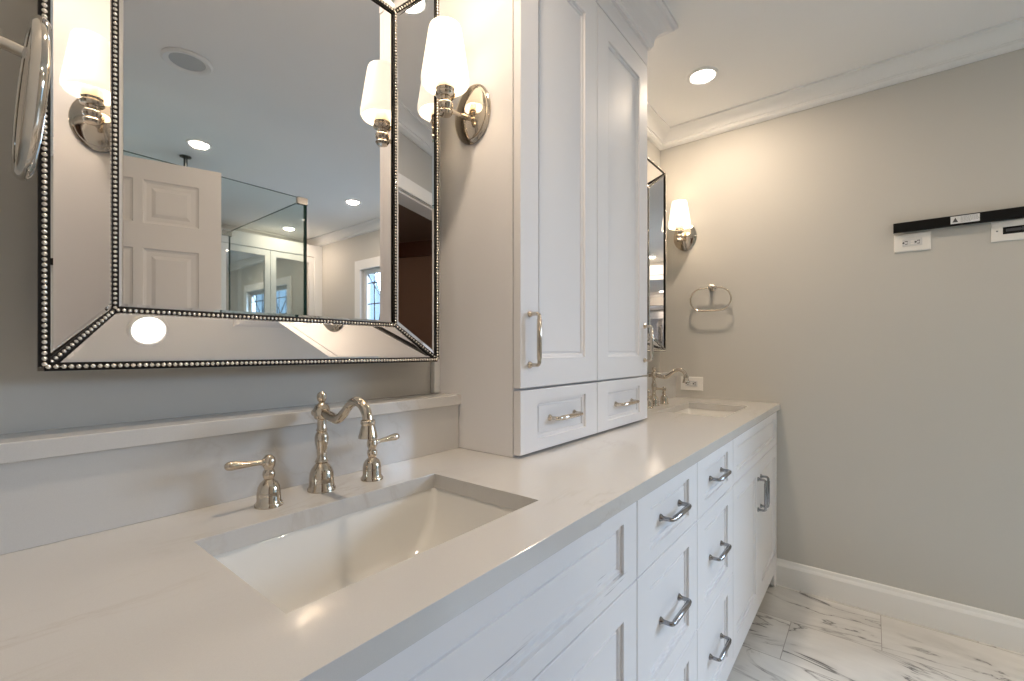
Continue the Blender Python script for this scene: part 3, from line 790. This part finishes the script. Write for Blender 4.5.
# ------------------------------------------------------------------ towel ring on the right wall
t = thing('towel_ring', 'oval nickel towel ring on the right wall below the far sconce', 'towel ring', (XR, 0.683, 1.525))
bm = bmesh.new()
add_lathe(bm, [(0.020, 0.0005), (0.020, 0.004), (0.016, 0.008), (0.010, 0.011), (0.009, 0.016), (0.0085, 0.040), (0.012, 0.044), (0.012, 0.052), (0.006, 0.056)], 24, Matrix.Rotation(-PI / 2, 4, 'Y'))
obj('wall_post', bm, 'nickel', t, smooth=True)
bm = bmesh.new(); a, b = 0.104, 0.062; P = []
for i in range(12): an = -PI / 2 + PI * i / 11; P.append((-0.046, a - b + b * math.cos(an), -0.068 + b * math.sin(an)))
for i in range(12): an = PI / 2 + PI * i / 11; P.append((-0.046, -(a - b) + b * math.cos(an), -0.068 + b * math.sin(an)))
add_tube(bm, P, 0.0042, 12, True)
obj('ring', bm, 'nickel', t, smooth=True)

# ------------------------------------------------------------------ outlets on the right wall
def outlet(y, z, label, name='wall_outlet'):
    t = thing(name, label, 'outlet', (XR, y, z))
    bm = bmesh.new(); H = [(0.0605, 0.0385, 0), (0.0605, 0.0385, 0.004), (0.057, 0.035, 0.0065), (0.034, 0.0175, 0.0065), (0.034, 0.0175, 0.0050)]
    add_loops(bm, [[(-d, sy * a, sz * b) for sy, sz in ((-1, -1), (1, -1), (1, 1), (-1, 1))] for a, b, d in H])
    pl = obj('cover_plate', bm, 'plastic', t)
    r = box('receptacle', (-0.0075, -0.0325, -0.016), (-0.0052, 0.0325, 0.016), 'plastic_grey', t, 0.0008)
    for s in (-1, 1):
        bm = bmesh.new()
        add_box(bm, (-0.0080, s * 0.020 - 0.0050, 0.0045), (-0.0074, s * 0.020 + 0.0045, 0.0072)); add_box(bm, (-0.0080, s * 0.020 - 0.0040, -0.0080), (-0.0074, s * 0.020 + 0.0035, -0.0055)); add_box(bm, (-0.0078, s * 0.020 - 0.0040, -0.0055), (-0.0074, s * 0.020 - 0.0032, 0.0045))
        add_lathe(bm, [(0.0036, 0), (0.0036, 0.0006)], 10, Matrix.Translation((-0.0074, s * 0.020 + 0.009, 0)) @ Matrix.Rotation(-PI / 2, 4, 'Y'))
        obj('socket_slots', bm, 'dark', r)
    bm = bmesh.new(); add_box(bm, (-0.0084, -0.005, 0.002), (-0.0074, 0.005, 0.008)); add_box(bm, (-0.0084, -0.005, -0.008), (-0.0074, 0.005, -0.002))
    obj('test_button', bm, 'plastic', r)
    return t
outlet(0.7935, 0.993, 'white horizontal outlet low on the right wall beside the far faucet')
outlet(-0.1385, 1.650, 'white horizontal outlet under the left end of the black bar')
t = thing('cable_plate', 'white wall plate with a dark recess under the black bar, at the right edge', 'wall plate', (XR, -0.455, 1.655))
bm = bmesh.new()
for_h = [(0.079, 0.041, 0), (0.079, 0.041, 0.004), (0.076, 0.038, 0.006), (0.047, 0.0145, 0.006), (0.047, 0.0145, 0.0012)]
add_loops(bm, [[(-d, sy * a, sz * b) for sy, sz in ((-1, -1), (1, -1), (1, 1), (-1, 1))] for a, b, d in for_h])
obj('cover_plate', bm, 'plastic', t)
box('recess_insert', (-0.0030, -0.0465, -0.014), (-0.0013, 0.0465, 0.014), 'dark', t)
bm = bmesh.new(); add_box(bm, (-0.0050, -0.002, -0.004), (-0.0031, 0.038, 0.006)); add_box(bm, (-0.0050, -0.006, -0.002), (-0.0031, -0.002, 0.004)); add_box(bm, (-0.0050, -0.040, -0.005), (-0.0031, -0.006, 0.009))
obj('connector', bm, 'ink', t)
for y in (-0.063, 0.063):
    bm = bmesh.new(); add_lathe(bm, [(0.003, 0), (0.003, 0.0008)], 12, Matrix.Translation((-0.0060, y, 0)) @ Matrix.Rotation(-PI / 2, 4, 'Y'))
    obj('screw', bm, 'steel', t)

# black mounting bar with a warning sticker
t = thing('mounting_bar', 'long black steel mounting bar with a white sticker on the right wall', 'wall mount', (XR, -0.475, 1.717))
bm = bmesh.new(); add_box(bm, (-0.0245, -0.40, -0.0205), (-0.0220, 0.40, 0.0205)); add_box(bm, (-0.0220, -0.40, 0.0180), (-0.0005, 0.40, 0.0205)); add_box(bm, (-0.0220, -0.40, -0.0205), (-0.0080, 0.40, -0.0180))
obj('rail', bm, 'black', t, 0.0008)
s = box('warning_sticker', (-0.0250, 0.1335, -0.0140), (-0.0246, 0.2185, 0.0165), 'sticker', t)
bm = bmesh.new()
def Tm(y, z): return (-0.0252, y, z)
# warning triangle with an exclamation mark
v = [bm.verts.new(Tm(0.2130, -0.008)), bm.verts.new(Tm(0.1960, -0.008)), bm.verts.new(Tm(0.2045, 0.011))]; bm.faces.new(v)
obj('printed_symbol', bm, 'ink', s)
bm = bmesh.new()
for k in range(6):
    wd = (0.048, 0.052, 0.045, 0.052, 0.050, 0.030)[k]; zz = 0.0125 - k * 0.0042
    y = 0.189
    while y > 0.189 - wd:
        ww = random.uniform(0.003, 0.008); add_box(bm, (-0.0253, y - ww, zz - 0.0010), (-0.0250, y, zz + 0.0010)); y -= ww + 0.0015
obj('printed_text', bm, 'ink_grey', s)

# ------------------------------------------------------------------ make-up mirror on its arm, from the left wall
t = thing('makeup_mirror', 'round nickel make-up mirror on an arm at the left edge', 'mirror', (0.058, 0.75, 1.463))
A = Matrix.Rotation(math.radians(0.2), 4, 'Z') @ Matrix.Rotation(math.radians(-90 + 3.6), 4, 'Y') @ Matrix.Diagonal((1, 1, 0.60, 1))
bm = bmesh.new()
r = 0.090
add_lathe(bm, [(r - 0.014, 0.010), (r - 0.010, 0.013), (r - 0.004, 0.012), (r, 0.006), (r + 0.001, 0.0), (r, -0.006), (r - 0.004, -0.012), (r - 0.010, -0.013), (r - 0.014, -0.010)], 48, A, cap0=False, cap1=False)
obj('rim', bm, 'chrome', t, smooth=True)
for s in (1, -1):
    bm = bmesh.new(); add_lathe(bm, [(r - 0.014, s * 0.0080), (r - 0.017, s * 0.0035), (0.01, s * 0.0030)], 48, A, cap0=False)
    obj('mirror_face', bm, 'mirror', t, smooth=True)
bm = bmesh.new()
add_tube(bm, [(-0.0775, 0.06, 0.090), (-0.060, 0.040, 0.082), (-0.030, 0.014, 0.064)], 0.0055, 12)
add_tube(bm, [(-0.030, 0.014, 0.052), (-0.030, 0.014, 0.074)], 0.0085, 14)
add_tube(bm, [(-0.030, 0.014, 0.062), (-0.018, 0.008, 0.058), (-0.004, 0.004, 0.054)], 0.0070, 12)
obj('arm', bm, 'chrome', t, smooth=True)
bm = bmesh.new(); add_lathe(bm, [(0.026, 0.0), (0.026, 0.004), (0.018, 0.008), (0.008, 0.012)], 24, Matrix.Translation((XL - 0.058 + 0.0005, 0.06, 0.090)) @ Matrix.Rotation(PI / 2, 4, 'Y'))
obj('wall_plate', bm, 'chrome', t, smooth=True)
